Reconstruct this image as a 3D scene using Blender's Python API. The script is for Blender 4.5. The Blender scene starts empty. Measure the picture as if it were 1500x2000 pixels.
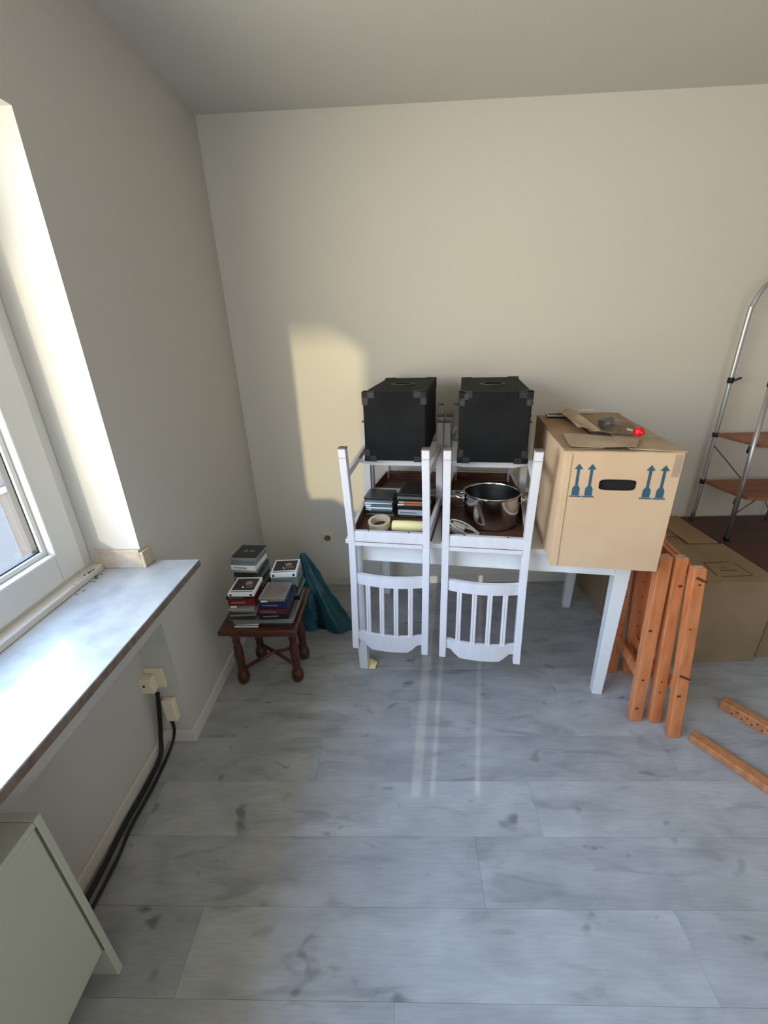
import bpy, bmesh, math, random
from mathutils import Vector, Matrix, noise as mnoise
random.seed(7)
PI = math.pi
SC = bpy.context.scene
COL = SC.collection

# ------------------------------------------------------------------ camera
F, YAW, PITCH, ROLL = 825.95, -0.03607, 0.39776, -0.03616
cy_, sy_ = math.cos(YAW), math.sin(YAW); cp_, sp_ = math.cos(PITCH), math.sin(PITCH)
fw = Vector((sy_*cp_, cy_*cp_, -sp_)); rt = Vector((cy_, -sy_, 0)); up = rt.cross(fw)
r2 = rt*math.cos(ROLL) + up*math.sin(ROLL); u2 = up*math.cos(ROLL) - rt*math.sin(ROLL)
cam_d = bpy.data.cameras.new('camera'); cam = bpy.data.objects.new('camera', cam_d); COL.objects.link(cam)
m = Matrix.Identity(4)
for i in range(3):
    m[i][0], m[i][1], m[i][2] = r2[i], u2[i], -fw[i]
m[0][3], m[1][3], m[2][3] = 0.88764, -2.46896, 1.56420
cam.matrix_world = m
cam_d.sensor_fit = 'HORIZONTAL'; cam_d.sensor_width = 36.0; cam_d.lens = 36.0*F/1500.0
cam_d.clip_start = 0.02
SC.camera = cam

# ------------------------------------------------------------------ world, sun, exposure
def lin(c):
    return tuple(((x/255.0)/12.92 if x/255.0 <= 0.04045 else ((x/255.0+0.055)/1.055)**2.4) for x in c)
def L(r, g, b): return lin((r, g, b)) + (1.0,)

world = bpy.data.worlds.new('sky'); SC.world = world; world.use_nodes = True
wn = world.node_tree.nodes; wl = world.node_tree.links; wn.clear()
wo = wn.new('ShaderNodeOutputWorld'); wb = wn.new('ShaderNodeBackground')
tc = wn.new('ShaderNodeTexCoord'); sx = wn.new('ShaderNodeSeparateXYZ'); rmp = wn.new('ShaderNodeValToRGB')
mp = wn.new('ShaderNodeMapRange'); mp.inputs['From Min'].default_value = -1; mp.inputs['From Max'].default_value = 1
wl.new(tc.outputs['Generated'], sx.inputs[0]); wl.new(sx.outputs['Z'], mp.inputs['Value']); wl.new(mp.outputs[0], rmp.inputs[0])
e = rmp.color_ramp.elements
e[0].position = 0.0; e[0].color = (0.85, 0.80, 0.68, 1)
e[1].position = 1.0; e[1].color = (0.68, 1.12, 1.90, 1)
for p, c in ((0.44, (1.35, 1.25, 1.05, 1)), (0.50, (1.12, 1.00, 0.80, 1)), (0.56, (1.22, 1.16, 1.02, 1)), (0.66, (0.92, 1.14, 1.50, 1))):
    q = e.new(p); q.color = c
wb.inputs['Strength'].default_value = 10.2
wl.new(rmp.outputs[0], wb.inputs[0]); wl.new(wb.outputs[0], wo.inputs[0])

sun_d = bpy.data.lights.new('sun', 'SUN'); sun = bpy.data.objects.new('sun', sun_d); COL.objects.link(sun)
sun_d.energy = 2.5; sun_d.angle = math.radians(1.6); sun_d.color = (1.0, 0.84, 0.50)
sun.rotation_euler = Vector((0.27, 1.0, -0.19)).to_track_quat('-Z', 'Y').to_euler()

def portal(name, loc, sx_, sy2, dirv):
    d = bpy.data.lights.new(name, 'AREA'); d.shape = 'RECTANGLE'; d.size = sx_; d.size_y = sy2
    d.cycles.is_portal = True
    o = bpy.data.objects.new(name, d); COL.objects.link(o); o.location = loc
    o.rotation_euler = Vector(dirv).to_track_quat('-Z', 'Y').to_euler()
    return o
portal('window_portal', (-0.30, -2.575, 1.575), 2.8, 1.50, (1, 0, 0))

# added fill light behind the camera, stands in for unseen rear-window daylight
rw = bpy.data.lights.new('rear_fill_light', 'AREA'); rw.shape = 'RECTANGLE'; rw.size = 2.0; rw.size_y = 1.3
rw.energy = 18; rw.color = (0.92, 0.97, 1.0)
rwo = bpy.data.objects.new('rear_fill_light', rw); COL.objects.link(rwo); rwo.location = (1.85, -4.17, 1.60)
rwo.rotation_euler = Vector((0, 1, 0.0)).to_track_quat('-Z', 'Y').to_euler()

# added unseen spot behind the rear wall; its beam through slits makes floor streaks
sp = bpy.data.lights.new('streak_lamp', 'SPOT'); sp.energy = 430; sp.spot_size = math.radians(50); sp.spot_blend = 0.2; sp.shadow_soft_size = 0.0012
sp.color = (1.0, 0.93, 0.80)
spo = bpy.data.objects.new('streak_lamp', sp); COL.objects.link(spo); spo.location = (0.48, -4.90, 0.94)
spo.rotation_euler = Vector((0.16, 1.0, -0.22)).to_track_quat('-Z', 'Y').to_euler()

SC.view_settings.view_transform = 'Standard'; SC.view_settings.look = 'None'
SC.view_settings.exposure = 0.0; SC.view_settings.gamma = 1.0
SC.view_settings.use_curve_mapping = False
SC.cycles.max_bounces = 10; SC.cycles.diffuse_bounces = 6; SC.cycles.glossy_bounces = 4
SC.cycles.transmission_bounces = 8; SC.cycles.transparent_max_bounces = 12
SC.cycles.use_denoising = True; SC.cycles.sample_clamp_indirect = 6.0
SC.cycles.caustics_reflective = False; SC.cycles.caustics_refractive = False

# ------------------------------------------------------------------ materials
MATS = {}
def mat(name, base, rough=0.5, metal=0.0, noise=None, bump=None, tint=None, stretch=(1, 1, 1), spec=0.5, coords='Object', coat=0.0):
    """base colour with optional soft variation towards tint (scale in noise) and fine relief bump=(scale, strength)"""
    if name in MATS: return MATS[name]
    mt = bpy.data.materials.new(name); mt.use_nodes = True
    nt = mt.node_tree; n = nt.nodes; l = nt.links; b = n['Principled BSDF']
    b.inputs['Base Color'].default_value = base; b.inputs['Roughness'].default_value = rough
    b.inputs['Metallic'].default_value = metal; b.inputs['Specular IOR Level'].default_value = spec
    b.inputs['Coat Weight'].default_value = coat
    if noise or bump:
        t = n.new('ShaderNodeTexCoord'); mpg = n.new('ShaderNodeMapping'); mpg.inputs['Scale'].default_value = stretch
        l.new(t.outputs[coords], mpg.inputs['Vector'])
        vec = mpg.outputs[0]
    if noise:
        nz = n.new('ShaderNodeTexNoise'); nz.inputs['Scale'].default_value = noise; nz.inputs['Detail'].default_value = 5
        l.new(vec, nz.inputs['Vector'])
        cr = n.new('ShaderNodeValToRGB'); cr.color_ramp.elements[0].position = 0.38; cr.color_ramp.elements[1].position = 0.66
        cr.color_ramp.elements[0].color = base; cr.color_ramp.elements[1].color = tint
        l.new(nz.outputs['Fac'], cr.inputs[0]); l.new(cr.outputs[0], b.inputs['Base Color'])
    if bump:
        nb = n.new('ShaderNodeTexNoise'); nb.inputs['Scale'].default_value = bump[0]; nb.inputs['Detail'].default_value = 3
        l.new(vec, nb.inputs['Vector'])
        bp = n.new('ShaderNodeBump'); bp.inputs['Strength'].default_value = bump[1]; bp.inputs['Distance'].default_value = 0.002
        l.new(nb.outputs['Fac'], bp.inputs['Height']); l.new(bp.outputs[0], b.inputs['Normal'])
    MATS[name] = mt
    return mt

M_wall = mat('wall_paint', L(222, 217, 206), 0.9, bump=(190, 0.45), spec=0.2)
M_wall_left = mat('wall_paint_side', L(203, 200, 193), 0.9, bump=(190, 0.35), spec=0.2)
M_ceil = mat('ceiling_paint', L(214, 212, 205), 0.95, bump=(120, 0.3), spec=0.1)
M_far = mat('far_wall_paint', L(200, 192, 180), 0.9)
M_base = mat('skirting', L(215, 210, 202), 0.5)
M_marble = mat('sill_stone', L(176, 173, 168), 0.3, noise=16, tint=L(158, 156, 154), stretch=(1, 1, 1), coat=0.2)
M_stone_edge = mat('stone_edge', L(128, 112, 98), 0.6, noise=60, tint=L(100, 86, 74))
M_travert = mat('beige_stone', L(198, 182, 160), 0.4, noise=30, tint=L(180, 160, 136))
M_pvc = mat('window_plastic', L(220, 220, 216), 0.35)
M_gasket = mat('rubber_gasket', L(30, 30, 32), 0.6)
M_whitewood = mat('white_paint_wood', L(222, 219, 222), 0.42, noise=3.5, tint=L(215, 212, 215), stretch=(6, 6, 1), bump=(120, 0.08))
M_legend = mat('worn_end_grain', L(120, 104, 92), 0.8)
PALE_BAND = mat('worn_paint_band', L(176, 170, 166), 0.6)
M_tablewhite = mat('table_paint', L(226, 226, 224), 0.4, bump=(90, 0.08))
M_seatwood = mat('seat_underside_wood', L(112, 74, 54), 0.5, noise=7, tint=L(84, 52, 38), stretch=(1, 9, 9))
M_black = mat('black_case_cover', L(14, 14, 15), 0.8, noise=6, tint=L(25, 26, 26), bump=(240, 0.35), spec=0.25)
M_blackmetal = mat('case_corner_metal', L(36, 36, 38), 0.55, metal=0.2)
M_card = mat('cardboard', L(206, 176, 142), 0.85, noise=4, tint=L(198, 166, 132), bump=(160, 0.12))
M_card_dk = mat('cardboard_brown', L(150, 128, 100), 0.88, noise=5, tint=L(138, 117, 90))
M_card_in = mat('cardboard_inner', L(158, 128, 96), 0.9)
M_ink = mat('teal_print', L(44, 84, 104), 0.75)
M_brownprint = mat('brown_print', L(92, 72, 50), 0.8)
M_void = mat('box_inside_shade', L(20, 17, 15), 0.9)
M_paper = mat('brown_paper', L(186, 162, 134), 0.85, noise=7, tint=L(164, 140, 116), bump=(60, 0.4))
M_steel = mat('polished_steel', (0.70, 0.70, 0.70, 1), 0.13, metal=1.0)
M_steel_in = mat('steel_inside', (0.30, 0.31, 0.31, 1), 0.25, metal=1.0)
M_alu = mat('brushed_tube', (0.52, 0.52, 0.53, 1), 0.32, metal=0.85)
M_rod = mat('brace_rod', L(96, 92, 86), 0.4, metal=0.8)
M_blackplastic = mat('black_plastic', L(18, 18, 20), 0.45)
M_tread = mat('ladder_tread_wood', L(160, 104, 70), 0.5, noise=5, tint=L(134, 84, 54), stretch=(1, 8, 8))
M_pine = mat('orange_pine', L(210, 132, 82), 0.42, noise=3.2, tint=L(186, 108, 62), stretch=(14, 14, 1.2), coat=0.15)
M_pine2 = mat('orange_pine_lying', L(190, 128, 84), 0.45, noise=3.2, tint=L(166, 104, 66), stretch=(14, 14, 1.2))
M_endpine = mat('pine_end_grain', L(206, 170, 134), 0.7, noise=60, tint=L(180, 140, 104))
M_knot = mat('pine_knot', L(92, 50, 30), 0.5)
M_darkwood = mat('stool_mahogany', L(88, 42, 22), 0.33, noise=6, tint=L(52, 22, 12), stretch=(2, 8, 8), coat=0.25)
M_redboard = mat('dark_brown_board', L(88, 58, 48), 0.5, noise=4, tint=L(74, 48, 40), stretch=(1, 10, 10))
M_bag = mat('teal_plastic_film', L(12, 84, 96), 0.38, noise=12, tint=L(6, 62, 76), bump=(28, 0.5))
M_tape = mat('masking_tape', L(232, 214, 178), 0.75)
M_tape_y = mat('pale_yellow_tape', L(240, 226, 160), 0.7)
M_tape_core = mat('cardboard_core', L(214, 196, 172), 0.85)
M_wcable = mat('white_cable', L(228, 224, 216), 0.4)
M_bcable = mat('black_cable', L(16, 15, 15), 0.5)
M_socket = mat('socket_plastic', L(232, 222, 192), 0.35)
M_socket_dk = mat('socket_recess', L(120, 112, 98), 0.5)
M_red = mat('red_cap', L(214, 16, 30), 0.35)
M_rad = mat('radiator_enamel', L(186, 188, 172), 0.35, bump=(40, 0.05))
M_rad_dk = mat('radiator_gap', L(96, 96, 88), 0.7)
M_dirt = mat('mould_spots', L(60, 48, 38), 0.9)
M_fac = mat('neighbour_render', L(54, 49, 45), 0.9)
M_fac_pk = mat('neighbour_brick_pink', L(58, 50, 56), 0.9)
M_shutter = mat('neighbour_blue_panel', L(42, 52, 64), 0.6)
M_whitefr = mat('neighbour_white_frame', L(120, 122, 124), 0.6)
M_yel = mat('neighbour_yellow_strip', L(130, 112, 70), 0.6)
M_ground = mat('street_ground', L(120, 114, 106), 0.95)

def glass_mat(name, tintc=(1, 1, 1, 1), gloss=0.08):
    mt = bpy.data.materials.new(name); mt.use_nodes = True
    nt = mt.node_tree; n = nt.nodes; l = nt.links; n.clear()
    o = n.new('ShaderNodeOutputMaterial'); mx = n.new('ShaderNodeMixShader'); tr = n.new('ShaderNodeBsdfTransparent')
    gl = n.new('ShaderNodeBsdfGlossy'); lw = n.new('ShaderNodeLayerWeight'); lw.inputs['Blend'].default_value = 0.18
    fr = n.new('ShaderNodeMapRange'); fr.inputs['To Min'].default_value = 0.03; fr.inputs['To Max'].default_value = 0.45; l.new(lw.outputs['Facing'], fr.inputs['Value'])
    tr.inputs[0].default_value = tintc; gl.inputs['Roughness'].default_value = gloss
    l.new(fr.outputs[0], mx.inputs[0]); l.new(tr.outputs[0], mx.inputs[1]); l.new(gl.outputs[0], mx.inputs[2]); l.new(mx.outputs[0], o.inputs[0])
    return mt
M_pane = glass_mat('window_glass', (0.97, 0.98, 0.98, 1), 0.0)
M_bottle = glass_mat('clear_bottle_plastic', (0.84, 0.85, 0.85, 1), 0.06)
M_bottle_lbl = glass_mat('bottle_blue_base', (0.62, 0.74, 0.90, 1), 0.15)

def floor_mat():
    mt = bpy.data.materials.new('grey_wood_plank'); mt.use_nodes = True
    nt = mt.node_tree; n = nt.nodes; l = nt.links; b = n['Principled BSDF']
    t = n.new('ShaderNodeTexCoord'); oi = n.new('ShaderNodeObjectInfo')
    off = n.new('ShaderNodeVectorMath'); off.operation = 'MULTIPLY_ADD'
    off.inputs[1].default_value = (1, 1, 1)
    sc = n.new('ShaderNodeVectorMath'); sc.operation = 'SCALE'; sc.inputs[0].default_value = (37, 19, 11)
    l.new(oi.outputs['Random'], sc.inputs['Scale'])
    l.new(t.outputs['Object'], off.inputs[0]); l.new(sc.outputs[0], off.inputs[2])
    def noise(scale, st, det=4, dist=0.0):
        mg = n.new('ShaderNodeMapping'); mg.inputs['Scale'].default_value = st; l.new(off.outputs[0], mg.inputs['Vector'])
        z = n.new('ShaderNodeTexNoise'); z.inputs['Scale'].default_value = scale; z.inputs['Detail'].default_value = det
        z.inputs['Distortion'].default_value = dist; l.new(mg.outputs[0], z.inputs['Vector']); return z.outputs['Fac']
    def ramp(v, p0, c0, p1, c1):
        r = n.new('ShaderNodeValToRGB'); r.color_ramp.elements[0].position = p0; r.color_ramp.elements[1].position = p1
        r.color_ramp.elements[0].color = c0; r.color_ramp.elements[1].color = c1; l.new(v, r.inputs[0]); return r.outputs[0]
    def mul(a, c):
        x = n.new('ShaderNodeMix'); x.data_type = 'RGBA'; x.blend_type = 'MULTIPLY'; x.inputs['Factor'].default_value = 1
        l.new(a, x.inputs[6]); l.new(c, x.inputs[7]); return x.outputs[2]
    base = ramp(noise(5.0, (1, 2.0, 1), 6, 0.5), 0.32, (0.31, 0.315, 0.315, 1), 0.68, (0.435, 0.44, 0.445, 1))
    grain = ramp(noise(14, (1, 11, 1), 4), 0.35, (0.92, 0.92, 0.92, 1), 0.6, (1, 1, 1, 1))
    tone = ramp(oi.outputs['Random'], 0.0, (0.90, 0.90, 0.91, 1), 1.0, (1.08, 1.08, 1.07, 1))
    knot = ramp(noise(8.5, (1, 1.4, 1), 2, 0.5), 0.25, (0.52, 0.51, 0.50, 1), 0.345, (1, 1, 1, 1))
    band = ramp(noise(5, (0.8, 3.2, 1), 3, 0.8), 0.30, (0.80, 0.80, 0.80, 1), 0.42, (1, 1, 1, 1))
    c = mul(mul(mul(mul(base, grain), tone), knot), band)
    l.new(c, b.inputs['Base Color'])
    b.inputs['Roughness'].default_value = 0.34; b.inputs['Specular IOR Level'].default_value = 0.45
    bp = n.new('ShaderNodeBump'); bp.inputs['Strength'].default_value = 0.12; bp.inputs['Distance'].default_value = 0.001
    l.new(noise(60, (1, 8, 1), 3), bp.inputs['Height']); l.new(bp.outputs[0], b.inputs['Normal'])
    return mt
M_plank = floor_mat()

# ------------------------------------------------------------------ helpers
def tag(o, label=None, cat=None, group=None, kind=None):
    if label: o['label'] = label
    if cat: o['category'] = cat
    if group: o['group'] = group
    if kind: o['kind'] = kind
    return o
def link(name, me, parent=None, loc=(0, 0, 0), rot=(0, 0, 0)):
    o = bpy.data.objects.new(name, me); COL.objects.link(o); o.location = loc; o.rotation_euler = rot
    if parent: o.parent = parent
    return o
def empty(name, loc=(0, 0, 0), rz=0.0, label=None, cat=None, group=None, kind=None):
    o = bpy.data.objects.new(name, None); COL.objects.link(o); o.location = loc; o.rotation_euler = (0, 0, rz)
    o.empty_display_size = 0.05
    return tag(o, label, cat, group, kind)
def mesh(name, verts, faces, mats, parent=None, loc=(0, 0, 0), rot=(0, 0, 0), smooth=False, bevel=0.0, fm=None, seg=2):
    me = bpy.data.meshes.new(name)
    bm = bmesh.new()
    vs = [bm.verts.new(v) for v in verts]
    for i, f in enumerate(faces):
        try:
            fc = bm.faces.new([vs[k] for k in f])
            if fm: fc.material_index = fm[i]
        except ValueError: pass
    bmesh.ops.recalc_face_normals(bm, faces=bm.faces)
    if bevel > 0:
        eds = [ed for ed in bm.edges if len(ed.link_faces) == 2 and ed.calc_face_angle(0) > 0.5]
        bmesh.ops.bevel(bm, geom=eds, offset=bevel, segments=seg, affect='EDGES', profile=0.5, clamp_overlap=True)
    bm.to_mesh(me); bm.free()
    if not isinstance(mats, (list, tuple)): mats = [mats]
    for x in mats: me.materials.append(x)
    if smooth:
        for p in me.polygons: p.use_smooth = True
    return link(name, me, parent, loc, rot)
BF = [(0, 3, 2, 1), (4, 5, 6, 7), (0, 1, 5, 4), (1, 2, 6, 5), (2, 3, 7, 6), (3, 0, 4, 7)]   # bottom top -y +x +y -x
def bverts(a, b):
    return [(a[0], a[1], a[2]), (b[0], a[1], a[2]), (b[0], b[1], a[2]), (a[0], b[1], a[2]),
            (a[0], a[1], b[2]), (b[0], a[1], b[2]), (b[0], b[1], b[2]), (a[0], b[1], b[2])]
def box(name, a, b, m_, parent=None, bevel=0.0, fm=None, loc=(0, 0, 0), rot=(0, 0, 0), seg=2):
    return mesh(name, bverts(a, b), BF, m_, parent, loc, rot, bevel=bevel, fm=fm, seg=seg)
def boxes(name, lst, m_, parent=None, bevel=0.0, loc=(0, 0, 0), rot=(0, 0, 0)):
    V, Fc = [], []
    for a, b in lst:
        k = len(V); V += bverts(a, b); Fc += [tuple(k+i for i in f) for f in BF]
    return mesh(name, V, Fc, m_, parent, loc, rot, bevel=bevel)
def loft(name, sections, m_, parent=None, closed=True, loc=(0, 0, 0), rot=(0, 0, 0), smooth=False, bevel=0.0, fm_caps=None):
    """sections: list of equal-length point rings"""
    V = [p for s in sections for p in s]; n = len(sections[0]); Fc = []; fm = []
    for i in range(len(sections)-1):
        for j in range(n):
            a = i*n+j; b = i*n+(j+1) % n
            Fc.append((a, b, b+n, a+n)); fm.append(0)
    if closed:
        Fc.append(tuple(range(n))[::-1]); fm.append(1 if fm_caps else 0)
        Fc.append(tuple((len(sections)-1)*n+j for j in range(n))); fm.append(1 if fm_caps else 0)
    return mesh(name, V, Fc, [m_] + ([fm_caps] if fm_caps else []), parent, loc, rot, smooth=smooth, bevel=bevel, fm=fm)
def rect_bar(name, pts, w, h, m_, parent=None, bevel=0.002, cap=None, up_hint=(0, 0, 1), **k):
    """bar of section w (side) x h (up) along pts"""
    S = []; P = [Vector(p) for p in pts]
    for i, p in enumerate(P):
        d = (P[min(i+1, len(P)-1)] - P[max(i-1, 0)]).normalized()
        s = d.cross(Vector(up_hint)); s = s.normalized() if s.length > 1e-5 else Vector((1, 0, 0))
        u = s.cross(d).normalized()
        S.append([p - s*w/2 - u*h/2, p + s*w/2 - u*h/2, p + s*w/2 + u*h/2, p - s*w/2 + u*h/2])
    return loft(name, S, m_, parent, bevel=bevel, fm_caps=cap, **k)
def tube(name, pts, r, m_, parent=None, n=12, closed_loop=False, **k):
    P = [Vector(p) for p in pts]; S = []; prev = None
    for i, p in enumerate(P):
        if closed_loop: d = (P[(i+1) % len(P)] - P[i-1]).normalized()
        else: d = (P[min(i+1, len(P)-1)] - P[max(i-1, 0)]).normalized()
        if prev is None:
            a = Vector((0, 0, 1)) if abs(d.z) < 0.9 else Vector((1, 0, 0)); s = d.cross(a).normalized()
        else:
            s = (prev - d*prev.dot(d)).normalized()
        prev = s; u = d.cross(s)
        rr = r[i] if isinstance(r, (list, tuple)) else r
        S.append([p + s*rr*math.cos(2*PI*j/n) + u*rr*math.sin(2*PI*j/n) for j in range(n)])
    if closed_loop: S.append(S[0])
    return loft(name, S, m_, parent, closed=not closed_loop, smooth=True, **k)
def smooth_path(pts, sub=6):
    P = [Vector(p) for p in pts]; out = []
    for i in range(len(P)-1):
        p0, p1, p2, p3 = P[max(i-1, 0)], P[i], P[i+1], P[min(i+2, len(P)-1)]
        for k in range(sub):
            t = k/sub
            out.append(0.5*((2*p1) + (p2-p0)*t + (2*p0-5*p1+4*p2-p3)*t*t + (3*p1-p0-3*p2+p3)*t**3))
    out.append(P[-1]); return out
def lathe(name, prof, m_, parent=None, n=40, loc=(0, 0, 0), rot=(0, 0, 0), smooth=True, close=False, fmf=None, mats=None):
    V, Fc, fm = [], [], []
    for i, (r, z) in enumerate(prof):
        for j in range(n): V.append((r*math.cos(2*PI*j/n), r*math.sin(2*PI*j/n), z))
    for i in range(len(prof)-1 if not close else len(prof)):
        for j in range(n):
            a = i*n+j; b = i*n+(j+1) % n; i2 = (i+1) % len(prof)
            Fc.append((a, b, i2*n+(j+1) % n, i2*n+j)); fm.append(fmf[i] if fmf else 0)
    me = bpy.data.meshes.new(name); me.from_pydata(V, [], Fc)
    bm = bmesh.new(); bm.from_mesh(me); bmesh.ops.remove_doubles(bm, verts=bm.verts, dist=1e-6); bmesh.ops.recalc_face_normals(bm, faces=bm.faces); bm.to_mesh(me); bm.free()
    for x in (mats or [m_]): me.materials.append(x)
    if fmf and len(me.polygons) == len(fm):
        for p, q in zip(me.polygons, fm): p.material_index = q
    for p in me.polygons: p.use_smooth = smooth
    return link(name, me, parent, loc, rot)
def poly(name, pts2, z0, z1, m_, parent=None, bevel=0.0, **k):
    """prism from a 2-D outline between z0 and z1"""
    S = [[(x, y, z0) for x, y in pts2], [(x, y, z1) for x, y in pts2]]
    return loft(name, S, m_, parent, bevel=bevel, **k)
def join_tris(o): return o

TA = -0.1609; CA, SA = math.cos(TA), math.sin(TA); TX, TY = 0.686, -0.7872
def T(u, v, z=0.0): return (TX + u*CA - v*SA, TY + u*SA + v*CA, z)

# ------------------------------------------------------------------ room shell
H = 2.5175; RX = 4.4; RY = -4.2
WY0, WY1 = -1.2, -3.95          # window opening along the left wall
floor = box('floor', (-0.12, RY, -0.05), (RX, 0.0, -0.009), M_card_dk); tag(floor, kind='structure')
PW, PL = 0.192, 1.38
row = 0; y = -1.386 - PW*20
offs = {}
k = 0
ys = []
y = -1.386
while y > RY: y -= PW
while y < 0:
    ys.append(y); y += PW
plank_mesh = {}
for y in ys:
    idx = round((y + 1.386)/PW)
    o = {0: 0.55, -1: 1.35, -2: 1.12, -3: 0.28, 1: 0.92, 2: 0.22, -4: 0.85}.get(idx, (idx*0.437) % PL)
    x = o - 2*PL
    while x < RX:
        a = max(x, -0.12); b = min(x + PL, RX); y0 = max(y, RY); y1 = min(y + PW, 0)
        if b - a > 0.02:
            key = (round(b-a, 3), round(y1-y0, 3))
            g = 0.0002
            if key not in plank_mesh:
                q = box('plank', (g, g, -0.009), (b-a-g, y1-y0-g, 0), M_plank, floor, bevel=0.0004, seg=1); plank_mesh[key] = q.data
            else: q = link('plank', plank_mesh[key], floor)
            q.location = (a, y0, 0)
        x += PL
ceil_ = box('ceiling', (-0.3, RY-0.2, H), (RX+0.2, 0.2, H+0.1), M_ceil); tag(ceil_, kind='structure')
tag(box('wall_back', (-0.3, 0, -0.1), (RX+0.2, 0.2, H), M_wall), kind='structure')
tag(box('wall_right', (RX, RY, -0.1), (RX+0.2, 0, H), M_far), kind='structure')
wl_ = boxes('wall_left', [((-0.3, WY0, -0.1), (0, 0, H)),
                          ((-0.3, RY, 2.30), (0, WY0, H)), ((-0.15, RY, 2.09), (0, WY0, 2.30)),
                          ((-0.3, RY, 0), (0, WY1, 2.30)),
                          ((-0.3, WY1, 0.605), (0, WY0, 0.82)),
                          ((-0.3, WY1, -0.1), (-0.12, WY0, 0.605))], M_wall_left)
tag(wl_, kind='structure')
# rear wall behind the camera with slits added to shape the spot's floor streaks
zs0, zs1 = 0.7496, 0.817
gaps = [(0.5670, 0.5745), (0.5810, 0.5850), (0.6140, 0.6182)]
bl = [((-0.3, RY-0.02, -0.1), (RX+0.2, RY, zs0)), ((-0.3, RY-0.02, zs1), (RX+0.2, RY, H))]
xa = -0.3
for g0, g1 in gaps:
    bl.append(((xa, RY-0.0022, zs0), (g0, RY, zs1))); xa = g1
bl.append(((xa, RY-0.0022, zs0), (RX+0.2, RY, zs1)))
tag(boxes('wall_rear', bl, M_far), kind='structure')
w2 = empty('added_rear_window', (0, 0, 0), kind='structure')  # unseen rear window, added to go with the fill light
boxes('window_frame', [((0.77, RY, 0.83), (0.85, RY+0.03, 2.27)), ((2.85, RY, 0.83), (2.93, RY+0.03, 2.27)), ((0.85, RY, 0.83), (2.85, RY+0.03, 0.9)), ((0.85, RY, 2.2), (2.85, RY+0.03, 2.27))], M_pvc, w2, bevel=0.004)
box('added_blind', (0.85, RY, 0.9), (2.85, RY+0.01, 2.2), M_whitefr, w2)
# skirting
BH, BT = 0.062, 0.013
tag(box('baseboard_back', (0, -BT, 0), (RX, 0, BH), M_base, bevel=0.003), kind='structure')
tag(boxes('baseboard_left', [((0, WY0+0.0, 0), (BT, -BT, BH)), ((-0.12, WY0-BT, 0), (BT, WY0, BH)), ((-0.12, WY1, 0), (-0.12+BT, WY0-BT, BH))], M_base, bevel=0.003), kind='structure')

# window
win = empty('window_1', (0, 0, 0), kind='structure')
X0, X1 = -0.235, -0.17
WYE = WY1; ZT = 2.30; ZB = 0.846
def ringframe(name, ya, yb, za, zb, wd, x0, x1, mm, bev=0.004, wb=None):
    """rectangular frame with mitred look: outer ya..yb (ya>yb), bar width wd"""
    wb = wb or wd
    return boxes(name, [((x0, ya-wd, za), (x1, ya, zb)), ((x0, yb, za), (x1, yb+wd, zb)),
                        ((x0, yb+wd, za), (x1, ya-wd, za+wb)), ((x0, yb+wd, zb-wd), (x1, ya-wd, zb))], mm, win, bevel=bev)
ringframe('window_frame', WY0, WYE, ZB, ZT, 0.062, X0-0.01, X1-0.012, M_pvc)
mull = -3.62
for (ya, yb) in ((WY0-0.045, mull+0.01), (mull-0.01, WYE+0.045)):
    sx0, sx1 = X0, X1
    s = ringframe('sash', ya, yb, ZB+0.03, ZT-0.045, 0.098, sx0, sx1, M_pvc, 0.006)
    g = ringframe('glazing_bead', ya-0.098, yb+0.098, ZB+0.128, ZT-0.143, 0.016, sx0+0.012, sx1-0.022, M_pvc, 0.004)
    ringframe('gasket', ya-0.114, yb+0.114, ZB+0.144, ZT-0.159, 0.004, sx0+0.014, sx1-0.03, M_gasket, 0)
    box('glass_pane', (sx0+0.02, yb+0.116, ZB+0.146), (sx0+0.026, ya-0.116, ZT-0.161), M_pane, win)
box('mullion', (X0-0.01, mull-0.03, ZB+0.06), (X1-0.012, mull+0.03, ZT-0.06), M_pvc, win, bevel=0.004)
sill = box('window_sill', (-0.17, WY1-0.05, 0.82), (0.175, -1.157, 0.846), [M_marble, M_stone_edge], win, bevel=0.002, fm=[1, 0, 1, 1, 1, 0])
# dark unpolished front edge of the slab
box('sill_edge', (0.1745, WY1-0.05, 0.8215), (0.1762, -1.158, 0.8435), M_stone_edge, win)
box('bottom_strip', (-0.175, WY1, 0.846), (-0.135, WY0-0.013, 0.866), M_base, win, bevel=0.002)
box('sill_upstand', (-0.16, WY0-0.012, 0.846), (0.0, WY0, 0.914), M_travert, win, bevel=0.002)
box('sill_upstand_return', (0.0, WY0-0.012, 0.846), (0.013, -1.157, 0.905), M_travert, win, bevel=0.002)
V, Fc = [], []
for i in range(46):
    yy = -1.25 - abs(random.gauss(0, 0.05)); xx = random.choice([-0.15, -0.14, -0.12]) + random.uniform(-0.012, 0.012); zz = 0.8668 if xx < -0.137 else 0.8466
    r = random.uniform(0.001, 0.0035); k0 = len(V)
    for j in range(6): V.append((xx+r*math.cos(j*PI/3)*1.6, yy+r*math.sin(j*PI/3), zz))
    Fc.append(tuple(range(k0, k0+6)))
tag(mesh('mould_spots', V, Fc, M_dirt, win), kind='stuff')

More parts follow.
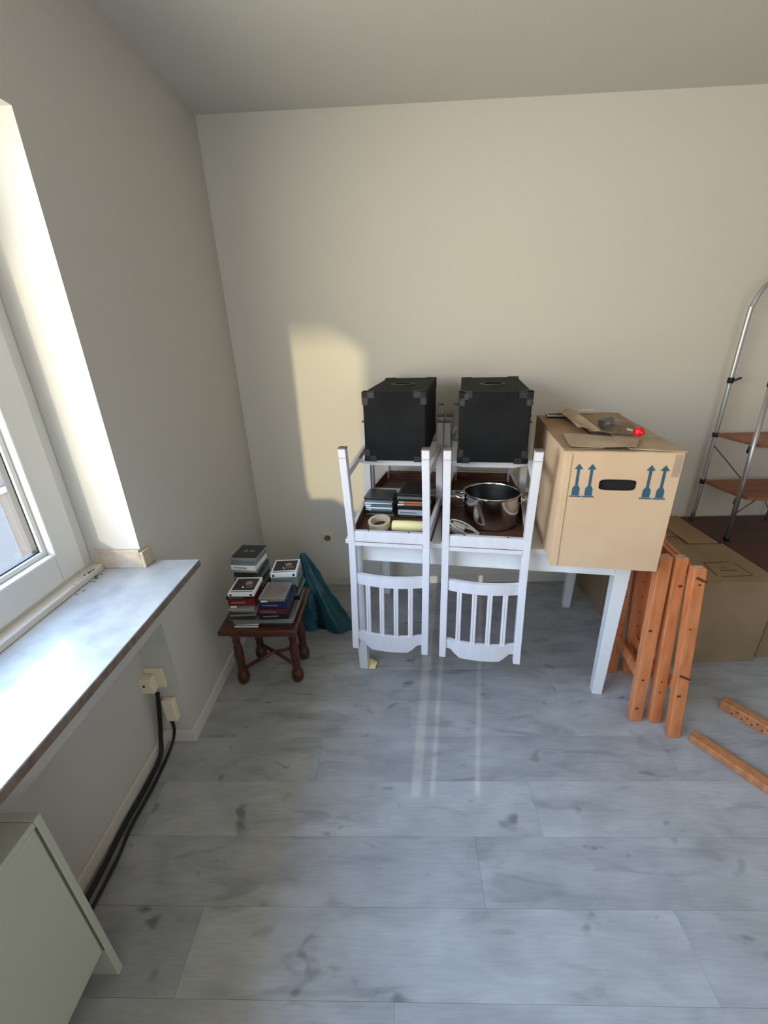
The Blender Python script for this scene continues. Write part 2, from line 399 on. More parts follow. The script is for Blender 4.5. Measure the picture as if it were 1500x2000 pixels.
# ------------------------------------------------------------------ radiator under the sill
rad = empty('radiator', (0.0, -1.915, 0.0), label='cream panel radiator under the window sill', cat='radiator')
def RB(n_, a, b, m_, bev=0.003): return box(n_, a, b, m_, rad, bevel=bev)
RB('front_panel', (0.085, -1.2, 0.15), (0.118, -0.012, 0.64), M_rad, 0.006)
RB('back_panel', (0.0, -1.2, 0.09), (0.02, -0.02, 0.64), M_rad, 0.004)
RB('side_cover', (-0.005, -0.012, 0.02), (0.121, 0.006, 0.66), M_rad, 0.003)
RB('lower_fins', (0.03, -1.19, 0.09), (0.08, -0.02, 0.55), M_rad_dk, 0)
RB('edge_gap', (0.1175, -0.0145, 0.15), (0.1195, -0.012, 0.64), M_rad_dk, 0)
gr = RB('top_grille', (-0.002, -1.2, 0.64), (0.119, -0.012, 0.658), M_rad, 0.003)
for kx in range(11):
    for ky in range(2):
        box('grille_slot', (0.022+0.045*ky, -0.13-0.1*kx, 0.6581), (0.042+0.045*ky, -0.06-0.1*kx, 0.6588), M_rad_dk, gr)
box('maker_plate', (0.1178, -0.235, 0.50), (0.1192, -0.175, 0.515), M_rad_dk, rad, bevel=0.0004)
for ky in (0.0, 0.4): box('pipe_foot', (0.03, -0.25-ky, 0.0), (0.06, -0.22-ky, 0.1), M_rad, rad)

# ------------------------------------------------------------------ sockets and cables
def socket(name, loc, rot, label, s=0.08, turn=0):
    r = empty(name, loc, 0, label, 'socket'); r.rotation_euler = rot
    p = box('cover_plate', (-s/2, -0.009, -s/2), (s/2, 0.0, s/2), M_socket, r, bevel=0.004)
    lathe('recess', [(0.0, -0.001), (0.018, -0.001), (0.0195, 0.0015), (0.021, 0.0)], M_socket_dk, r, n=24, loc=(0, -0.0105, 0), rot=(PI/2, 0, 0))
    for sx3 in (-0.0095, 0.0095):
        lathe('pin_hole', [(0.0, 0), (0.0026, 0), (0.0026, 0.001)], M_gasket, r, n=10, loc=(sx3, -0.0118, 0), rot=(PI/2, 0, 0))
    return r
socket('wall_socket', (0.425, 0.0, 0.354), (0, 0, 0), 'cream power socket on the back wall beside the teal bag')
# hung on the narrow side face of the niche, under the sill
ny = WY0 - 0.0
s2 = empty('wall_socket', (-0.085, ny, 0.345), 0, 'angled white junction socket under the sill end, highest of the two', 'socket')
box('cover_plate', (-0.035, -0.012, -0.045), (0.04, 0.0, 0.05), M_socket, s2, bevel=0.004)
bx = box('plug_adapter', (-0.045, -0.05, -0.04), (0.012, -0.012, 0.03), M_socket, s2, bevel=0.006)
lathe('plug_hole', [(0, 0), (0.005, 0), (0.005, 0.001)], M_gasket, bx, n=10, loc=(-0.02, -0.051, 0.0), rot=(PI/2, 0, 0))
s3 = empty('junction_box', (-0.05, ny, 0.19), 0, 'small white cable box below the angled socket', 'socket')
box('cover', (-0.028, -0.03, -0.055), (0.022, 0.0, 0.055), M_socket, s3, bevel=0.006)
box('cable_gland', (-0.018, -0.024, -0.068), (-0.002, -0.01, -0.055), M_bcable, s3, bevel=0.002)
c1 = smooth_path([(-0.075, -1.232, 0.29), (-0.088, -1.235, 0.2), (-0.096, -1.26, 0.09), (-0.09, -1.30, 0.03), (-0.09, -1.40, 0.014), (-0.093, -1.55, 0.012), (-0.085, -1.70, 0.012), (-0.085, -1.95, 0.012), (-0.08, -2.3, 0.012)])
tag(tube('power_cable', c1, 0.0085, M_bcable, n=8), 'thick black cable hanging from the angled socket along the skirting', 'cable')
c2 = smooth_path([(-0.060, -1.222, 0.13), (-0.058, -1.224, 0.09), (-0.066, -1.24, 0.04), (-0.072, -1.30, 0.009), (-0.066, -1.42, 0.008), (-0.068, -1.56, 0.008), (-0.055, -1.72, 0.008), (-0.06, -2.3, 0.008)])
tag(tube('power_cable', c2, 0.006, M_bcable, n=8), 'thin black cable from the small cable box along the floor', 'cable')

# ------------------------------------------------------------------ dining table
tb = empty('dining_table', T(0, 0, 0), TA, 'white wooden dining table carrying upturned chairs and a carton', 'table')
TWd, TD = 1.127, 0.70
box('tabletop', (-0.03, -0.025, 0.718), (TWd+0.03, TD+0.03, 0.74), M_tablewhite, tb, bevel=0.004)
for (u, v) in ((0, 0), (TWd, 0), (TWd, TD), (0, TD)):
    su = 1 if u == 0 else -1; sv = 1 if v == 0 else -1
    cu, cv = u + su*0.012, v + sv*0.012
    def sec(z, w): return [(cu-w, cv-w, z), (cu+w, cv-w, z), (cu+w, cv+w, z), (cu-w, cv+w, z)]
    loft('leg', [sec(0, 0.021), sec(0.62, 0.0275), sec(0.718, 0.0275)], M_tablewhite, tb, bevel=0.002)
AH0 = 0.632
box('apron', (0.04, -0.005, AH0), (TWd-0.04, 0.014, 0.718), M_tablewhite, tb, bevel=0.002)
box('apron', (0.04, TD-0.014, AH0), (TWd-0.04, TD+0.005, 0.718), M_tablewhite, tb, bevel=0.002)
box('apron', (-0.005, 0.04, AH0), (0.014, TD-0.04, 0.718), M_tablewhite, tb, bevel=0.002)
box('apron', (TWd-0.014, 0.04, AH0), (TWd+0.005, TD-0.04, 0.718), M_tablewhite, tb, bevel=0.002)
box('apron_bead', (0.04, -0.009, AH0), (TWd-0.04, -0.005, AH0+0.008), M_tablewhite, tb, bevel=0.001)

# ------------------------------------------------------------------ chairs, upside down with their seats on the tabletop
def make_chair(D=0.40, zl=0.43):
    r = empty('dining_chair')
    hb, hf = 0.173, 0.197
    w = 0.029
    for s in (-1, 1):
        cu = s*(hb - w/2)
        pts = [(cu, -0.095, zl), (cu, -0.066, 0.22), (cu, -0.047, 0.06), (cu, -0.045, 0.0), (cu, -0.055, -0.16), (cu, -0.078, -0.35), (cu, -0.098, -0.507)]
        S = []
        for (a, b, c) in pts: S.append([(a-w/2, b-0.017, c), (a+w/2, b-0.017, c), (a+w/2, b+0.017, c), (a-w/2, b+0.017, c)])
        loft('back_post', S[::-1], M_whitewood, r, bevel=0.002)
        box('post_end', (cu-w/2-0.0006, -0.1125, zl-0.001), (cu+w/2+0.0006, -0.0775, zl+0.004), M_legend, r, bevel=0.001)
        box('foot_band', (cu-w/2-0.0007, -0.1113, zl-0.036), (cu+w/2+0.0007, -0.0745, zl-0.034), PALE_BAND, r)
        fu = s*(hf - 0.016)
        def sc(z, q): return [(fu-q, D-q, z), (fu+q, D-q, z), (fu+q, D+q, z), (fu-q, D+q, z)]
        loft('front_leg', [sc(0.018, 0.0165), sc(zl+0.004, 0.0145)], M_whitewood, r, bevel=0.002)
        box('leg_end', (fu-0.0152, D-0.0152, zl+0.002), (fu+0.0152, D+0.0152, zl+0.009), M_legend, r, bevel=0.001)
        # side rail: painted outside and below, bare wood inside
        a0 = s*(hb-0.012); a1 = s*(hf-0.012)
        P = [(a0-s*0.008, -0.035), (a0+s*0.008, -0.035), (a1+s*0.008, D-0.014), (a1-s*0.008, D-0.014)]
        V = [(x, y, z) for z in (0.0175, 0.066) for x, y in P]
        mesh('side_rail', V, [(0, 1, 2, 3), (4, 5, 6, 7), (0, 1, 5, 4), (1, 2, 6, 5), (2, 3, 7, 6), (3, 0, 4, 7)], [M_whitewood, M_seatwood], r, fm=[0, 0, 0, 0, 0, 1], bevel=0.001)
        rect_bar('side_stretcher', [(s*(hb-0.016), -0.062, 0.315), (s*(hf-0.016), D-0.012, 0.315)], 0.017, 0.028, M_whitewood, r)
    # seat slab (its underside looks up)
    ft = 0.205
    P = [(-hb+w+0.001, -0.064), (hb-w-0.001, -0.064), (hb-w-0.001, -0.026), (hb+0.006, -0.024), (ft, D+0.028), (-ft, D+0.028), (-hb-0.006, -0.024), (-hb+w+0.001, -0.026)]
    V = [(x, y, 0.0) for x, y in P] + [(x, y, 0.0175) for x, y in P]
    n = len(P)
    mesh('seat', V, [tuple(range(n)), tuple(range(n, 2*n))] + [(i, (i+1) % n, n+(i+1) % n, n+i) for i in range(n)], [M_whitewood, M_seatwood], r, fm=[0, 1] + [0]*n)
    for i in range(1, 4):
        box('seat_joint', (-0.16, D*i/4.2-0.001, 0.0176), (0.16, D*i/4.2+0.001, 0.0181), M_legend, r)
    box('back_rail', (-hb+w, -0.060, 0.0175), (hb-w, -0.040, 0.066), [M_whitewood, M_seatwood], r, bevel=0.0015, fm=[0, 0, 0, 0, 1, 0])
    box('front_rail', (-hf+0.03, D-0.012, 0.0175), (hf-0.03, D+0.010, 0.066), [M_whitewood, M_seatwood], r, bevel=0.0015, fm=[0, 0, 1, 0, 0, 0])
    for s in (-1, 1): lathe('screw_hole', [(0, 0), (0.004, 0), (0.004, 0.0008)], M_gasket, r, n=10, loc=(s*0.085, -0.05, 0.0662))
    # H stretcher cross bar with thinner rounded ends
    cvp = 0.17
    pts = [(-0.165, cvp, 0.308), (-0.145, cvp, 0.306), (-0.11, cvp, 0.302), (0.11, cvp, 0.302), (0.145, cvp, 0.306), (0.165, cvp, 0.308)]
    hs = [0.015, 0.018, 0.028, 0.028, 0.018, 0.015]; S = []
    for p, h in zip(pts, hs):
        S.append([(p[0], p[1]-0.011, p[2]-h/2), (p[0], p[1]+0.011, p[2]-h/2), (p[0], p[1]+0.011, p[2]+h/2), (p[0], p[1]-0.011, p[2]+h/2)])
    loft('cross_stretcher', S, M_whitewood, r, bevel=0.003)
    # backrest (hangs below the table edge): bowed rails and four reeded slats
    def yb(x, z):
        base = -0.055 - 0.043*((-z)-0.16)/0.35
        return base - 0.022*(1-(x/0.145)**2)
    N = 14; xs_ = [-0.1445 + 0.289*i/N for i in range(N+1)]
    def rail(name, zt, zbot):
        S = []
        for x in xs_:
            a, b = zt(x), zbot(x); y0 = yb(x, (a+b)/2)
            S.append([(x, y0-0.009, b), (x, y0+0.009, b), (x, y0+0.009, a), (x, y0-0.009, a)])
        loft(name, S, M_whitewood, r, bevel=0.0)
    rail('lumbar_rail', lambda x: -0.138, lambda x: -0.188)
    def crest_b(x):
        a = abs(x)
        if a < 0.088: return -0.502
        if a < 0.122: t = (a-0.088)/0.034; return -0.502 + 0.036*(1-math.cos(t*PI))/2
        return -0.466
    rail('crest_rail', lambda x: -0.420, crest_b)
    for i in range(4):
        x = -0.094 + 0.0627*i
        for e_ in (0,):
            y0, y1 = yb(x, -0.188), yb(x, -0.42)
            w2 = 0.0105
            prof = [(-w2, 0.006), (-w2, -0.004), (-w2*0.75, -0.007), (-w2*0.2, -0.007), (0, -0.003), (w2*0.2, -0.007), (w2*0.75, -0.007), (w2, -0.004), (w2, 0.006)]
            S = [[(x+a, y0+b, -0.186) for a, b in prof], [(x+a, y1+b, -0.422) for a, b in prof]]
            loft('slat', S, M_whitewood, r)
    return r
def copy_tree(o, parent=None):
    c = o.copy(); COL.objects.link(c); c.parent = parent
    for ch in list(o.children): copy_tree(ch, c)
    return c
ch1 = make_chair()
G = 'dining chairs turned upside down on the white table'
def put(o, u, v, z, rz, label, group=G, cat='chair'):
    o.location = T(u, v, z); o.rotation_euler = (0, 0, TA + rz); tag(o, label, cat, group); return o
ch2 = copy_tree(ch1)
put(ch1, 0.172, -0.015, 0.7405, 0.0, 'upturned white slatted chair with discs and tape rolls in its seat')
put(ch2, 0.568, -0.015, 0.7405, 0.0, 'upturned white slatted chair with a steel pot in its seat')
bk = make_chair(D=0.285, zl=0.445)
bk2 = copy_tree(bk)
put(bk, 0.172, 0.745, 0.7405, PI, 'upturned white chair against the wall behind the chair with tape rolls')
put(bk2, 0.575, 0.745, 0.7405, PI, 'upturned white chair against the wall behind the chair with the pot')

# ------------------------------------------------------------------ black cases on the chairs
def case(u, v, z, w, d, h, rz, label, embossed):
    r = empty('equipment_case', T(u, v, z), TA + rz, label, 'case', 'black equipment cases on the chair legs')
    box('case_body', (-w/2, 0, 0), (w/2, d, h), M_black, r, bevel=0.006)
    for su in (-1, 1):
        for sv in (0, 1):
            for sz in (0, 1):
                x = su*w/2; yv = 0 if sv == 0 else d; zz = 0 if sz == 0 else h
                dx = -su; dy = 1 if sv == 0 else -1; dz = 1 if sz == 0 else -1
                t = 0.0025
                def bb(p, q): return (tuple(min(a, b) for a, b in zip(p, q)), tuple(max(a, b) for a, b in zip(p, q)))
                lst = []
                # L-shaped plates on the three faces meeting at the corner
                ox, oy, oz = x - dx*t, yv - dy*t, zz - dz*t
                lst.append(bb((ox, oy, oz), (x+dx*0.05, yv, zz+dz*0.022))); lst.append(bb((ox, oy, oz), (x+dx*0.022, yv, zz+dz*0.05)))
                lst.append(bb((ox, oy, oz), (x, yv+dy*0.05, zz+dz*0.022))); lst.append(bb((ox, oy, oz), (x, yv+dy*0.022, zz+dz*0.05)))
                lst.append(bb((ox, oy, oz), (x+dx*0.05, yv+dy*0.022, zz))); lst.append(bb((ox, oy, oz), (x+dx*0.022, yv+dy*0.05, zz)))
                boxes('corner_guard', lst, M_blackmetal, r)
    if embossed:
        for (px, pz) in ((-w/2+0.026, h-0.016), (-w/2+0.012, h-0.04), (w/2-0.012, h-0.04), (w/2-0.014, 0.045), (-w/2+0.014, 0.045)):
            for kk in range(3):
                box('embossed_bar', (px-0.009, -0.0042, pz-0.01+kk*0.008), (px+0.009, -0.0024, pz-0.0075+kk*0.008), M_rod, r)
            box('embossed_stem', (px-0.002, -0.0042, pz-0.01), (px+0.001, -0.0024, pz+0.008), M_rod, r)
    ring = [(0.052*math.cos(a), 0.27 + 0.03*math.sin(a)) for a in [2*PI*i/28 for i in range(28)]]
    tube('handle_plate', [(x, y, h+0.002) for x, y in ring], 0.0035, M_rod, r, n=6, closed_loop=True)
    tube('handle', smooth_path([(-0.04, 0.27, h), (-0.03, 0.27, h+0.008), (0, 0.27, h+0.011), (0.03, 0.27, h+0.008), (0.04, 0.27, h)], 4), 0.005, M_blackplastic, r, n=8)
    return r
ZC = 1.0585
case(0.178, 0.115, ZC, 0.262, 0.585, 0.288, 0.0, 'black flight case with grey corner plates standing above the tape rolls', False)
case(0.581, 0.115, ZC, 0.278, 0.60, 0.283, 0.0, 'black flight case with embossed corner plates standing above the steel pot', True)

# ------------------------------------------------------------------ discs
M_clear = mat('jewel_case_plastic', L(128, 136, 138), 0.18, spec=0.7)
M_shell_dk = mat('dark_case_plastic', L(58, 66, 70), 0.15, spec=0.7)
M_dk = mat('dark_disc_sleeve', L(40, 38, 38), 0.3)
PALETTE = {'dark': M_dk, 'grey': mat('grey_sleeve', L(120, 118, 112), 0.35), 'white': mat('white_sleeve', L(242, 242, 240), 0.35),
           'red': mat('red_sleeve', L(112, 18, 22), 0.4), 'blue': mat('blue_sleeve', L(24, 34, 72), 0.4), 'black': M_blackplastic,
           'maroon': mat('maroon_sleeve', L(84, 26, 44), 0.4), 'green': mat('grey_green_sleeve', L(104, 120, 112), 0.35),
           'brown': mat('taupe_cover', L(132, 118, 106), 0.3, noise=14, tint=L(100, 88, 80)), 'orange': mat('orange_sleeve', L(226, 140, 96), 0.4),
           'teal': mat('teal_grey_sleeve', L(110, 132, 138), 0.3), 'beige': mat('beige_sleeve', L(170, 158, 138), 0.4),
           'skin': mat('pink_cover_figure', L(176, 128, 112), 0.4), 'pale': mat('pale_blue_box', L(196, 204, 216), 0.35)}
ORD = ['topmost', 'second', 'third', 'fourth', 'fifth', 'sixth', 'seventh', 'eighth', 'ninth', 'tenth', 'eleventh', 'twelfth', 'thirteenth', 'fourteenth', 'fifteenth', 'sixteenth', 'seventeenth', 'eighteenth', 'nineteenth', 'twentieth']
def disc(loc, rz, w, d, h, colr, style, label, group):
    """jewel case: clear shell with a coloured inlay showing at the spine and a cover on top"""
    m_ = PALETTE[colr]
    r = empty('disc_case', loc, rz, label, 'disc case', group)
    if style == 'frame':        # white-bordered slipcase with picture window
        box('shell', (-w/2, 0, 0), (w/2, d, h), PALETTE['white'], r, bevel=0.0012)
        cv = box('cover_picture', (-w/2+0.008, 0.026, h), (w/2-0.008, d-0.012, h+0.0006), M_dk, r)
        for (fx, fy, fa, fb, fc) in ((0.012, 0.60, 0.016, 0.018, 'skin'), (0.018, 0.42, 0.026, 0.013, 'brown'), (-0.004, 0.40, 0.007, 0.010, 'white')):
            V = [(fx+fa*math.cos(a)*(1+0.15*math.sin(3*a)), d*fy+fb*math.sin(a), h+0.0008) for a in [2*PI*i/18 for i in range(18)]]
            mesh('cover_figure', V, [tuple(range(18))], PALETTE[fc], cv)
        box('cover_line', (-w/2+0.01, 0.012, h), (w/2-0.01, 0.017, h+0.0006), M_dk, r)
        for s in (-1, 1): box('spine_square', (s*(w/2-0.013)-0.005, -0.0006, h*0.2), (s*(w/2-0.013)+0.005, 0, h*0.75), M_dk, r)
    elif style == 'jewel':
        box('shell', (-w/2, 0, 0), (w/2, d, h), M_shell_dk if colr in ('dark', 'white', 'teal') else M_clear, r, bevel=0.001)
        box('spine_card', (-w/2+0.004, -0.0006, h*0.14), (w/2-0.004, 0, h*0.86), m_, r)
        box('cover_card', (-w/2+0.012, 0.003, h), (w/2-0.003, d-0.003, h+0.0005), m_, r)
    elif style == 'half':
        box('shell', (-w/2, 0, 0), (w/2, d, h), M_shell_dk, r, bevel=0.001)
        box('spine_card', (-w/2+0.003, -0.0006, h*0.12), (-w/2+0.032, 0, h*0.88), PALETTE['white'], r)
        box('spine_print', (-w/2+0.034, -0.0006, h*0.2), (w/2-0.004, 0, h*0.8), m_, r)
        box('cover_card', (-w/2+0.012, 0.003, h), (w/2-0.003, d-0.003, h+0.0005), m_, r)
    elif style == 'ovals':
        box('shell', (-w/2, 0, 0), (w/2, d, h), M_clear, r, bevel=0.001)
        cv = box('cover_picture', (-w/2+0.004, 0.012, h), (w/2-0.004, d-0.004, h+0.0006), M_dk, r)
        for ex in (-0.016, 0.016):
            mesh('cover_figure', [(ex+0.012*math.cos(a), d*0.55+0.009*math.sin(a), h+0.0008) for a in [2*PI*i/16 for i in range(16)]], [tuple(range(16))], PALETTE['grey'], cv)
    else:                       # solid box or card sleeve
        box('sleeve', (-w/2, 0, 0), (w/2, d, h), m_, r, bevel=0.0012)
        box('title_strip', (-w/2+0.012, -0.0005, h*0.4), (w/2*0.3, 0, h*0.6), PALETTE['grey'] if colr != 'grey' else M_dk, r)
    return r
def stack(x, y, z, spec, where, group, rz0=0.0, frame=None, jit=0.006, jr=0.06, w=0.114, d=0.132):
    """spec from the bottom up: (colour, style, height[, w, d])"""
    n = len(spec)
    for i, s in enumerate(spec):
        cl, st, h = s[:3]; ww, dd = (s[3], s[4]) if len(s) > 3 else (w, d)
        ox, oy = random.uniform(-jit, jit), random.uniform(-jit, jit); a = rz0 + random.uniform(-jr, jr)
        k_ = n-1-i
        what = {'frame': 'white-bordered picture case', 'jewel': cl + ' jewel case', 'ovals': 'dark case with two pale ovals', 'half': 'clear case with half white spine', 'solid': ('thick ' if h > 0.018 else '') + cl + ' disc box'}[st]
        pos = 'topmost' if k_ == 0 else ('bottom one' if i == 0 else ORD[k_] + ' from top')
        lab = '%s, %s in %s' % (what, pos, where)
        assert len(lab.replace('-', ' ').split()) <= 16, lab
        if frame:
            p = T(x + ox, y + oy, z); disc(p, TA + a, ww, dd, h, cl, st, lab, group)
        else:
            disc((x + ox, y + oy, z), a, ww, dd, h, cl, st, lab, group)
        z += h + 0.0008
    return z
ZS = 0.388
GS = 'disc cases stacked on the small wooden table'
stack(0.203, -0.955, ZS, [('white', 'half', 0.011), ('grey', 'jewel', 0.0105), ('grey', 'jewel', 0.0105), ('green', 'jewel', 0.0105), ('dark', 'jewel', 0.0105), ('grey', 'jewel', 0.0105), ('dark', 'jewel', 0.0105),
      ('brown', 'jewel', 0.0105), ('beige', 'jewel', 0.0105), ('grey', 'half', 0.0105), ('red', 'solid', 0.032), ('black', 'solid', 0.012), ('white', 'frame', 0.016)], 'front stack nearest window', GS)
stack(0.335, -0.95, ZS, [('dark', 'jewel', 0.011, 0.15, 0.14), ('grey', 'jewel', 0.02, 0.15, 0.15), ('black', 'solid', 0.034, 0.125, 0.14), ('maroon', 'solid', 0.024, 0.125, 0.14), ('blue', 'solid', 0.03, 0.124, 0.14),
      ('brown', 'half', 0.0105), ('brown', 'jewel', 0.0105)], 'front stack nearest teal bag', GS)
stack(0.178, -0.80, ZS, [('beige', 'jewel', 0.0105)]*3 + [('brown', 'jewel', 0.0105)]*2 + [('dark', 'solid', 0.03), ('beige', 'solid', 0.03), ('dark', 'solid', 0.024), ('brown', 'jewel', 0.0105), ('beige', 'jewel', 0.0105), ('dark', 'jewel', 0.0105), ('dark', 'jewel', 0.0105),
      ('beige', 'jewel', 0.0105), ('white', 'solid', 0.024, 0.118, 0.13), ('grey', 'jewel', 0.0105), ('grey', 'jewel', 0.0105), ('dark', 'ovals', 0.0105, 0.128, 0.14)], 'tall rear stack in corner', GS, rz0=-0.10, w=0.12)
stack(0.352, -0.79, ZS, [('green', 'jewel', 0.0105), ('grey', 'jewel', 0.0105), ('dark', 'solid', 0.025), ('grey', 'jewel', 0.0105), ('green', 'jewel', 0.0105), ('dark', 'jewel', 0.0105), ('dark', 'solid', 0.02), ('green', 'jewel', 0.0105), ('grey', 'jewel', 0.0105),
      ('green', 'solid', 0.026), ('white', 'frame', 0.022, 0.12, 0.13)], 'rear stack beside teal bag', GS)
GC = 'disc cases in the upturned chair seat'
stack(0.078, 0.205, 0.7595, [('grey', 'jewel', 0.0105), ('dark', 'jewel', 0.0105), ('teal', 'half', 0.0105), ('white', 'jewel', 0.0105), ('teal', 'half', 0.0105), ('white', 'jewel', 0.0105), ('teal', 'jewel', 0.0105), ('dark', 'jewel', 0.0105)],
      'chair stack behind open tape roll', GC, frame=True, w=0.138, d=0.124, jit=0.004)
stack(0.238, 0.20, 0.7595, [('dark', 'solid', 0.010, 0.14, 0.15), ('pale', 'solid', 0.026, 0.14, 0.16), ('dark', 'jewel', 0.0105), ('dark', 'jewel', 0.0105), ('orange', 'half', 0.0095), ('orange', 'half', 0.0095), ('dark', 'jewel', 0.0105), ('grey', 'jewel', 0.0105), ('dark', 'jewel', 0.013, 0.14, 0.18)],
      'chair stack behind yellow tape', GC, frame=True, w=0.138, d=0.15, jit=0.004)

# ------------------------------------------------------------------ tape rolls, cable bundle, pot
def tape_ring(name, R, r, h, mo, loc, rot, label):
    o = empty(name, loc, 0, label, 'tape'); o.rotation_euler = rot
    lathe('tape_band', [(r+0.002, 0), (R, 0), (R, h), (r+0.002, h)], mo, o, close=True, smooth=False, n=40)
    lathe('core', [(r, -0.0005), (r+0.002, -0.0005), (r+0.002, h+0.0005), (r, h+0.0005)], M_tape_core, o, close=True, smooth=False, n=40)
tape_ring('tape_roll', 0.050, 0.038, 0.030, M_tape, T(0.108, 0.075, 0.766), (0.16, -0.10, 0), 'beige masking tape roll with open core in the chair seat')
o = empty('tape_roll', T(0.245, 0.045, 0.7845), TA, 'pale yellow tape roll lying on its side behind the chair post', 'tape')
lathe('tape_band', [(0.006, -0.075), (0.021, -0.075), (0.0245, -0.068), (0.0255, 0), (0.0245, 0.068), (0.021, 0.075), (0.006, 0.075)], M_tape_y, o, n=28, rot=(0, PI/2, 0))
lathe('core', [(0.004, -0.076), (0.006, -0.076), (0.006, 0.076), (0.004, 0.076)], M_tape_core, o, n=20, rot=(0, PI/2, 0), close=True)
cb = empty('cable_bundle', T(0.465, 0.05, 0.7585), TA, 'white coiled cable with a flat adapter in front of the steel pot', 'cable')
def loop(cx, cy, a, b, z, tilt, ph, n=26): return [(cx + a*math.cos(t)*math.cos(ph) - b*math.sin(t)*math.sin(ph), cy + a*math.cos(t)*math.sin(ph) + b*math.sin(t)*math.cos(ph), z + tilt*math.cos(t) + 0.0) for t in [2*PI*i/n for i in range(n)]]
for (a, b, z, tl, ph) in ((0.062, 0.036, 0.012, -0.006, -0.25), (0.066, 0.034, 0.021, -0.014, -0.15), (0.060, 0.040, 0.030, -0.022, -0.32), (0.052, 0.030, 0.016, -0.009, 0.05)):
    tube('cable_loop', loop(0.014, 0.0, a, b, z, tl, ph), 0.0032, M_wcable, cb, n=8, closed_loop=True)
box('adapter', (-0.045, -0.004, 0.004), (0.015, 0.034, 0.026), M_wcable, cb, bevel=0.005, rot=(0, 0.25, -0.2), loc=(0, 0, 0.008))

pot = empty('cooking_pot', T(0.598, 0.196, 0.7585), TA, 'polished steel stock pot without a lid in the upturned chair seat', 'pot')
R = 0.121; h = 0.150
prof = [(0.0, 0.0), (R-0.016, 0.0), (R-0.005, 0.004), (R-0.001, 0.014), (R, 0.03), (R, h-0.012), (R+0.001, h-0.008), (R+0.005, h-0.003), (R+0.006, h), (R+0.003, h+0.002), (R-0.002, h), (R-0.003, h-0.012), (R-0.003, 0.02), (R-0.012, 0.006), (0.0, 0.006)]
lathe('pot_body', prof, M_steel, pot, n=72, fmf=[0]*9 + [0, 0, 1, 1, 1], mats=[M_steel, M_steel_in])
for s in (-1, 1):
    pts = [(s*(R-0.002), -0.036, h-0.028), (s*(R+0.022), -0.034, h-0.025), (s*(R+0.040), -0.02, h-0.018), (s*(R+0.044), 0.0, h-0.016), (s*(R+0.040), 0.02, h-0.018), (s*(R+0.022), 0.034, h-0.025), (s*(R-0.002), 0.036, h-0.028)]
    tube('pot_handle', smooth_path(pts, 5), 0.0065, M_steel, pot, n=10)
    box('handle_plate', (min(s*(R-0.001), s*(R+0.004)), -0.045, h-0.045), (max(s*(R-0.001), s*(R+0.004)), 0.045, h-0.014), M_steel, pot, bevel=0.002)

# ------------------------------------------------------------------ big moving carton on the table
cw, cd, chh = 0.366, 0.65, 0.438
cx_ = T(0.802, -0.15, 0.7405)
bxr = empty('moving_carton', cx_, TA, 'large tan moving carton with blue arrows and hand hole on the table', 'box')
def panel_hole(name, w, h, hx, hz, hw, hh, t, parent, y):
    N = 40; inner = []; outer = []
    for i in range(N):
        a = 2*PI*i/N
        c, s = math.cos(a), math.sin(a); p = 5.0
        d = (abs(c)**p + abs(s)**p)**(-1/p)
        inner.append((hx + hw/2*c*d, hz + hh/2*s*d))
        k = max(abs(c), abs(s)); 
        dx, dz = c, s
        ts = []
        if dx > 1e-6: ts.append((w-hx)/dx)
        if dx < -1e-6: ts.append(-hx/dx)
        if dz > 1e-6: ts.append((h-hz)/dz)
        if dz < -1e-6: ts.append(-hz/dz)
        q = min(ts); outer.append((hx+dx*q, hz+dz*q))
    for cx2, cz2 in ((0, 0), (w, 0), (w, h), (0, h)):
        j = min(range(N), key=lambda i: (outer[i][0]-cx2)**2 + (outer[i][1]-cz2)**2); outer[j] = (cx2, cz2)
    V = []
    for yy in (y, y+t):
        V += [(a, yy, b) for a, b in outer] + [(a, yy, b) for a, b in inner]
    Fc = []
    for i in range(N):
        j = (i+1) % N
        Fc.append((i, j, N+j, N+i)); Fc.append((2*N+i, 2*N+j, 3*N+j, 3*N+i))
        Fc.append((N+i, N+j, 3*N+j, 3*N+i)); Fc.append((i, j, 2*N+j, 2*N+i))
    return mesh(name, V, Fc, M_card, parent)
t = 0.005
fp = panel_hole('front_panel', cw, chh, 0.183, 0.325, 0.118, 0.040, t, bxr, 0.0)
box('hole_shade', (0.10, 0.012, 0.27), (0.27, 0.015, 0.37), M_void, bxr)  # near-black sheet painted in as shade behind the hand hole
box('side_panel', (-0.0005, 0.003, 0), (t, cd, chh), M_card, bxr, bevel=0.001)
box('side_panel', (cw-t, 0.003, 0), (cw+0.0005, cd, chh), M_card, bxr, bevel=0.001)
box('back_panel', (0, cd-t, 0), (cw, cd, chh), M_card, bxr, bevel=0.001)
box('bottom_panel', (t, t, 0.0), (cw-t, cd-t, t), M_card, bxr)
box('corner_fold', (0.004, -0.0035, 0.002), (0.026, 0.0, chh-0.004), M_card, bxr, bevel=0.0016)
def flap(name, pts, m_, th=0.004):
    S = [[(x, y, z) for x, y, z in pts], [(x, y, z+th) for x, y, z in pts]]
    return loft(name, S, m_, bxr)
flap('top_flap', [(0, 0.0, chh), (cw, 0.0, chh), (cw, 0.32, chh-0.004), (0, 0.32, chh-0.004)], M_paper)
flap('top_flap', [(0, 0.33, chh-0.004), (cw, 0.33, chh-0.004), (cw, cd, chh), (0, cd, chh)], M_paper)
flap('side_flap', [(0.0, 0.01, chh+0.0045), (0.13, 0.03, chh+0.006), (0.13, cd-0.01, chh+0.008), (0.0, cd-0.01, chh+0.0045)], M_card_in, 0.003)
